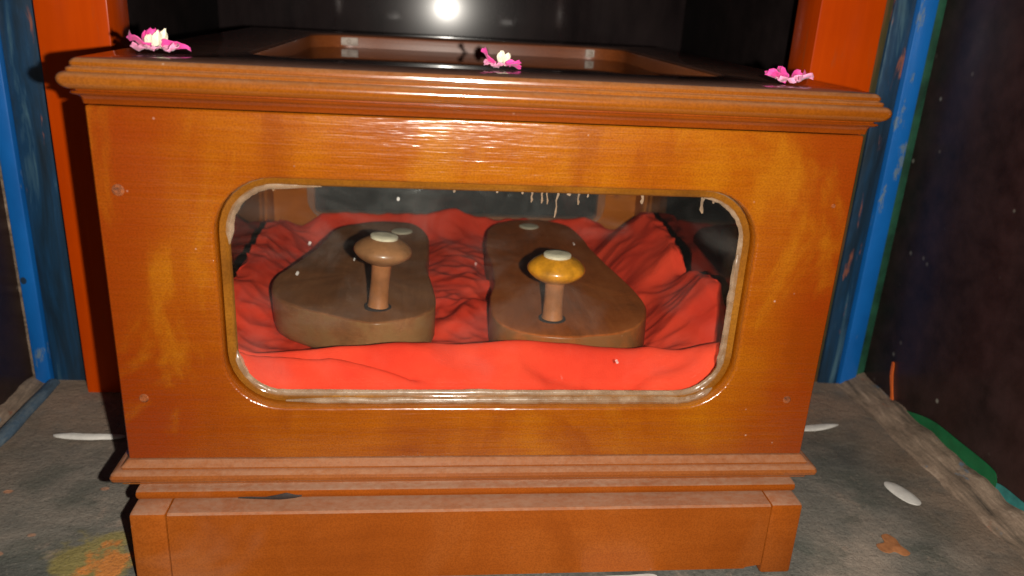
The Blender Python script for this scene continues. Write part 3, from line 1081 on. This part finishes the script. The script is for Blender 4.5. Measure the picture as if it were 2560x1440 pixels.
# ================================================================== FLOWERS on the lid
def petal(L, Wd, cup, curl, seed, thick=.0007):
    nu, nv = 8, 6
    V, F = [], []
    for i in range(nu + 1):
        u = i / nu
        w = Wd * (.28 + .72 * math.sin(math.pi * .5 * min(1, u / .62))) * (1 if u < .62 else math.sqrt(max(.02, 1 - ((u - .62) / .40) ** 2)))
        for j in range(nv + 1):
            v = -1 + 2 * j / nv
            x = L * u * (1 - .10 * v * v) + .16 * L * u * noise.noise((u * 2, v * 2.6, seed))
            y = w * v
            z = cup * Wd * v * v + curl * L * u * u + .42 * Wd * noise.noise((u * 2.4, v * 1.9, seed + 5)) + .15 * Wd * noise.noise((u * 6, v * 5, seed + 9))
            V.append((x, y, z))
    for i in range(nu):
        for j in range(nv):
            a = i * (nv + 1) + j
            F.append((a, a + 1, a + nv + 2, a + nv + 1))
    n = len(V)
    V += [(x, y, z - thick) for x, y, z in V]
    F2 = [tuple(n + q for q in reversed(f)) for f in F]
    edge = [i * (nv + 1) for i in range(nu + 1)] + [nu * (nv + 1) + j for j in range(1, nv + 1)] + [i * (nv + 1) + nv for i in range(nu - 1, -1, -1)] + [j for j in range(nv - 1, 0, -1)]
    E = [(edge[i], edge[(i + 1) % len(edge)], n + edge[(i + 1) % len(edge)], n + edge[i]) for i in range(len(edge))]
    return mesh(V, F + F2 + E, 60)


def flower(x, y, label, petals, k=1.0):
    t = empty('flower', (x, y, LZ + .0250), label, 'flower', 'pink flowers on the lid')
    for i, (px, py, pz, L, Wd, yaw, pitch, roll, cup, curl, mat) in enumerate(petals):
        o = link('petal', petal(L * k, Wd * k, cup, curl, i * 3.7 + x * 50, .0005), mat, t, (px * k, py * k, pz * k))
        o.rotation_euler = (math.radians(roll), math.radians(-pitch), math.radians(yaw))
    return t


flower(-.2050, .0530, 'largest pink flower with cream centre on the left corner of the lid', [
    (-.003, 0, .004, .019, .0085, 178, 8, 15, .35, .25, 'pink'),
    (-.005, -.003, .0035, .012, .007, 215, -4, -10, .3, .1, 'pale_pink'),
    (.004, 0, .004, .020, .0080, 8, 10, -20, .4, -.25, 'pink'),
    (.006, -.004, .0035, .015, .0065, -25, -2, 12, .3, .15, 'pale_pink'),
    (-.002, .003, .003, .015, .0060, 100, 62, 0, .5, .2, 'pink'),
    (.001, -.002, .0025, .014, .0038, 80, 66, 10, .5, .15, 'cream'),
    (-.003, -.002, .002, .012, .0036, 120, 60, -15, .5, .1, 'cream'),
    (.004, -.001, .003, .0150, .0034, 70, 58, 20, .5, .2, 'cream'),
    (-.006, .001, .003, .014, .0042, 110, 48, 0, .5, .2, 'pink'),
    (-.001, .004, .003, .013, .0060, 110, 40, 0, .4, .2, 'pale_pink'),
    (.000, -.004, .0025, .010, .006, -95, 5, 0, .3, .1, 'pale_pink')], .80)
flower(.0050, .0520, 'small pink flower with cream petals at the middle of the lid front', [
    (-.003, 0, .003, .013, .0050, 172, 30, 12, .4, .25, 'pink'),
    (-.002, -.003, .0028, .010, .0060, 200, 2, -10, .3, .05, 'pale_pink'),
    (.004, 0, .003, .0115, .0055, 0, 4, -18, .4, -.15, 'pink'),
    (.005, -.002, .003, .011, .0050, -20, 8, 10, .3, .1, 'pink'),
    (.001, .001, .0025, .0105, .0030, 80, 55, 0, .5, .2, 'cream'),
    (.004, -.001, .0025, .0100, .0028, 60, 45, 10, .5, .2, 'cream'),
    (-.001, -.003, .002, .008, .0050, -100, 4, 0, .3, .1, 'pale_pink')], .88)
flower(.1920, .0370, 'flattened deep pink flower on the right end of the lid', [
    (-.002, 0, .003, .0155, .0060, 178, 6, 14, .35, .15, 'pink'),
    (-.001, .002, .0030, .010, .0050, 150, 38, -10, .4, .2, 'pink'),
    (.003, 0, .003, .0145, .0060, -2, 8, -12, .4, .05, 'pale_pink'),
    (.002, -.003, .0025, .0100, .0055, -100, 2, 10, .3, .1, 'pale_pink'),
    (.004, .002, .003, .0110, .0050, 30, 15, 10, .4, .2, 'pink'),
    (-.003, -.002, .0025, .0100, .0050, 210, 3, 0, .3, .1, 'pale_pink')], .92)

# ================================================================== SCRAPS
def scrap(name, x, y, z, pts, mat, thick, label, cat, dome=.0004, rot=0, rx=0):
    o = link(name, blob_sheet(spline(pts, 3), thick, dome=dome), mat, None, (x, y, z))
    o.rotation_euler = (rx, 0, rot)
    return tag(o, label, cat)


scrap('white_petal', .3645, .0645, FZ + .0004, [(-.0085, .0130), (-.0040, .0175), (.0035, .0130), (.0085, .0010), (.0095, -.0120), (.0050, -.0165), (-.0020, -.0130), (-.0075, .0000)], 'white_petal', .0012,
      'small white petal on the floor near the right wall', 'petal', .0008)
scrap('white_petal', -.3270, .1620, FZ + .0004, [(-.0290, .0030), (-.0150, -.0010), (.0050, -.0025), (.0260, -.0010), (.0300, .0030), (.0120, .0030), (-.0080, .0040), (-.0250, .0065)], 'white_petal', .0022,
      'long curved white petal on the floor left of the case', 'petal', .0010)
scrap('white_petal', .3440, .1740, FZ + .0004, [(-.0180, -.0045), (-.0020, -.0040), (.0130, .0010), (.0230, .0065), (.0100, .0070), (-.0060, .0050), (-.0180, .0030)], 'white_petal', .0016,
      'pale petal on the floor close behind the right side of the case', 'petal', .0006)
scrap('dried_petal', .3180, -.0030, FZ + .0003, [(-.0130, -.0040), (-.0125, .0030), (-.0050, .0050), (-.0030, .0130), (.0030, .0150), (.0065, .0090), (.0060, .0010), (.0085, -.0080), (.0020, -.0110), (-.0030, -.0060), (-.0080, -.0075)], 'tan_flake', .0006,
      'brown dried petal on the floor at the bottom right', 'petal', .0003)
scrap('paper_scrap', .1060, -.0365, FZ + .0006, [(-.0300, .0060), (.0000, .0085), (.0170, .0090), (.0200, .0020), (.0170, -.0220), (-.0200, -.0240), (-.0310, -.0100)], 'white_petal', .0008,
      'white paper scrap on the floor in front of the stool', 'paper', .0002)
# added dark curl, stands in for the dark gap between case and stool
dg = link('dark_gap', tube([(-.028, .0035, .0004), (-.020, .0030, .0006), (-.010, .0015, .0012), (-.002, 0, .0028), (.004, -.0006, .0042), (.009, -.0004, .0036), (.013, .001, .0030)],
                           [.0005, .0009, .0010, .0019, .0024, .0013, .0006], 8, .45), 'gap_shade', None, (-.1310, -.0175, ST + .0014))
tag(dg, 'added dark curl for the dark gap on the stool ledge under the case', 'dark gap')
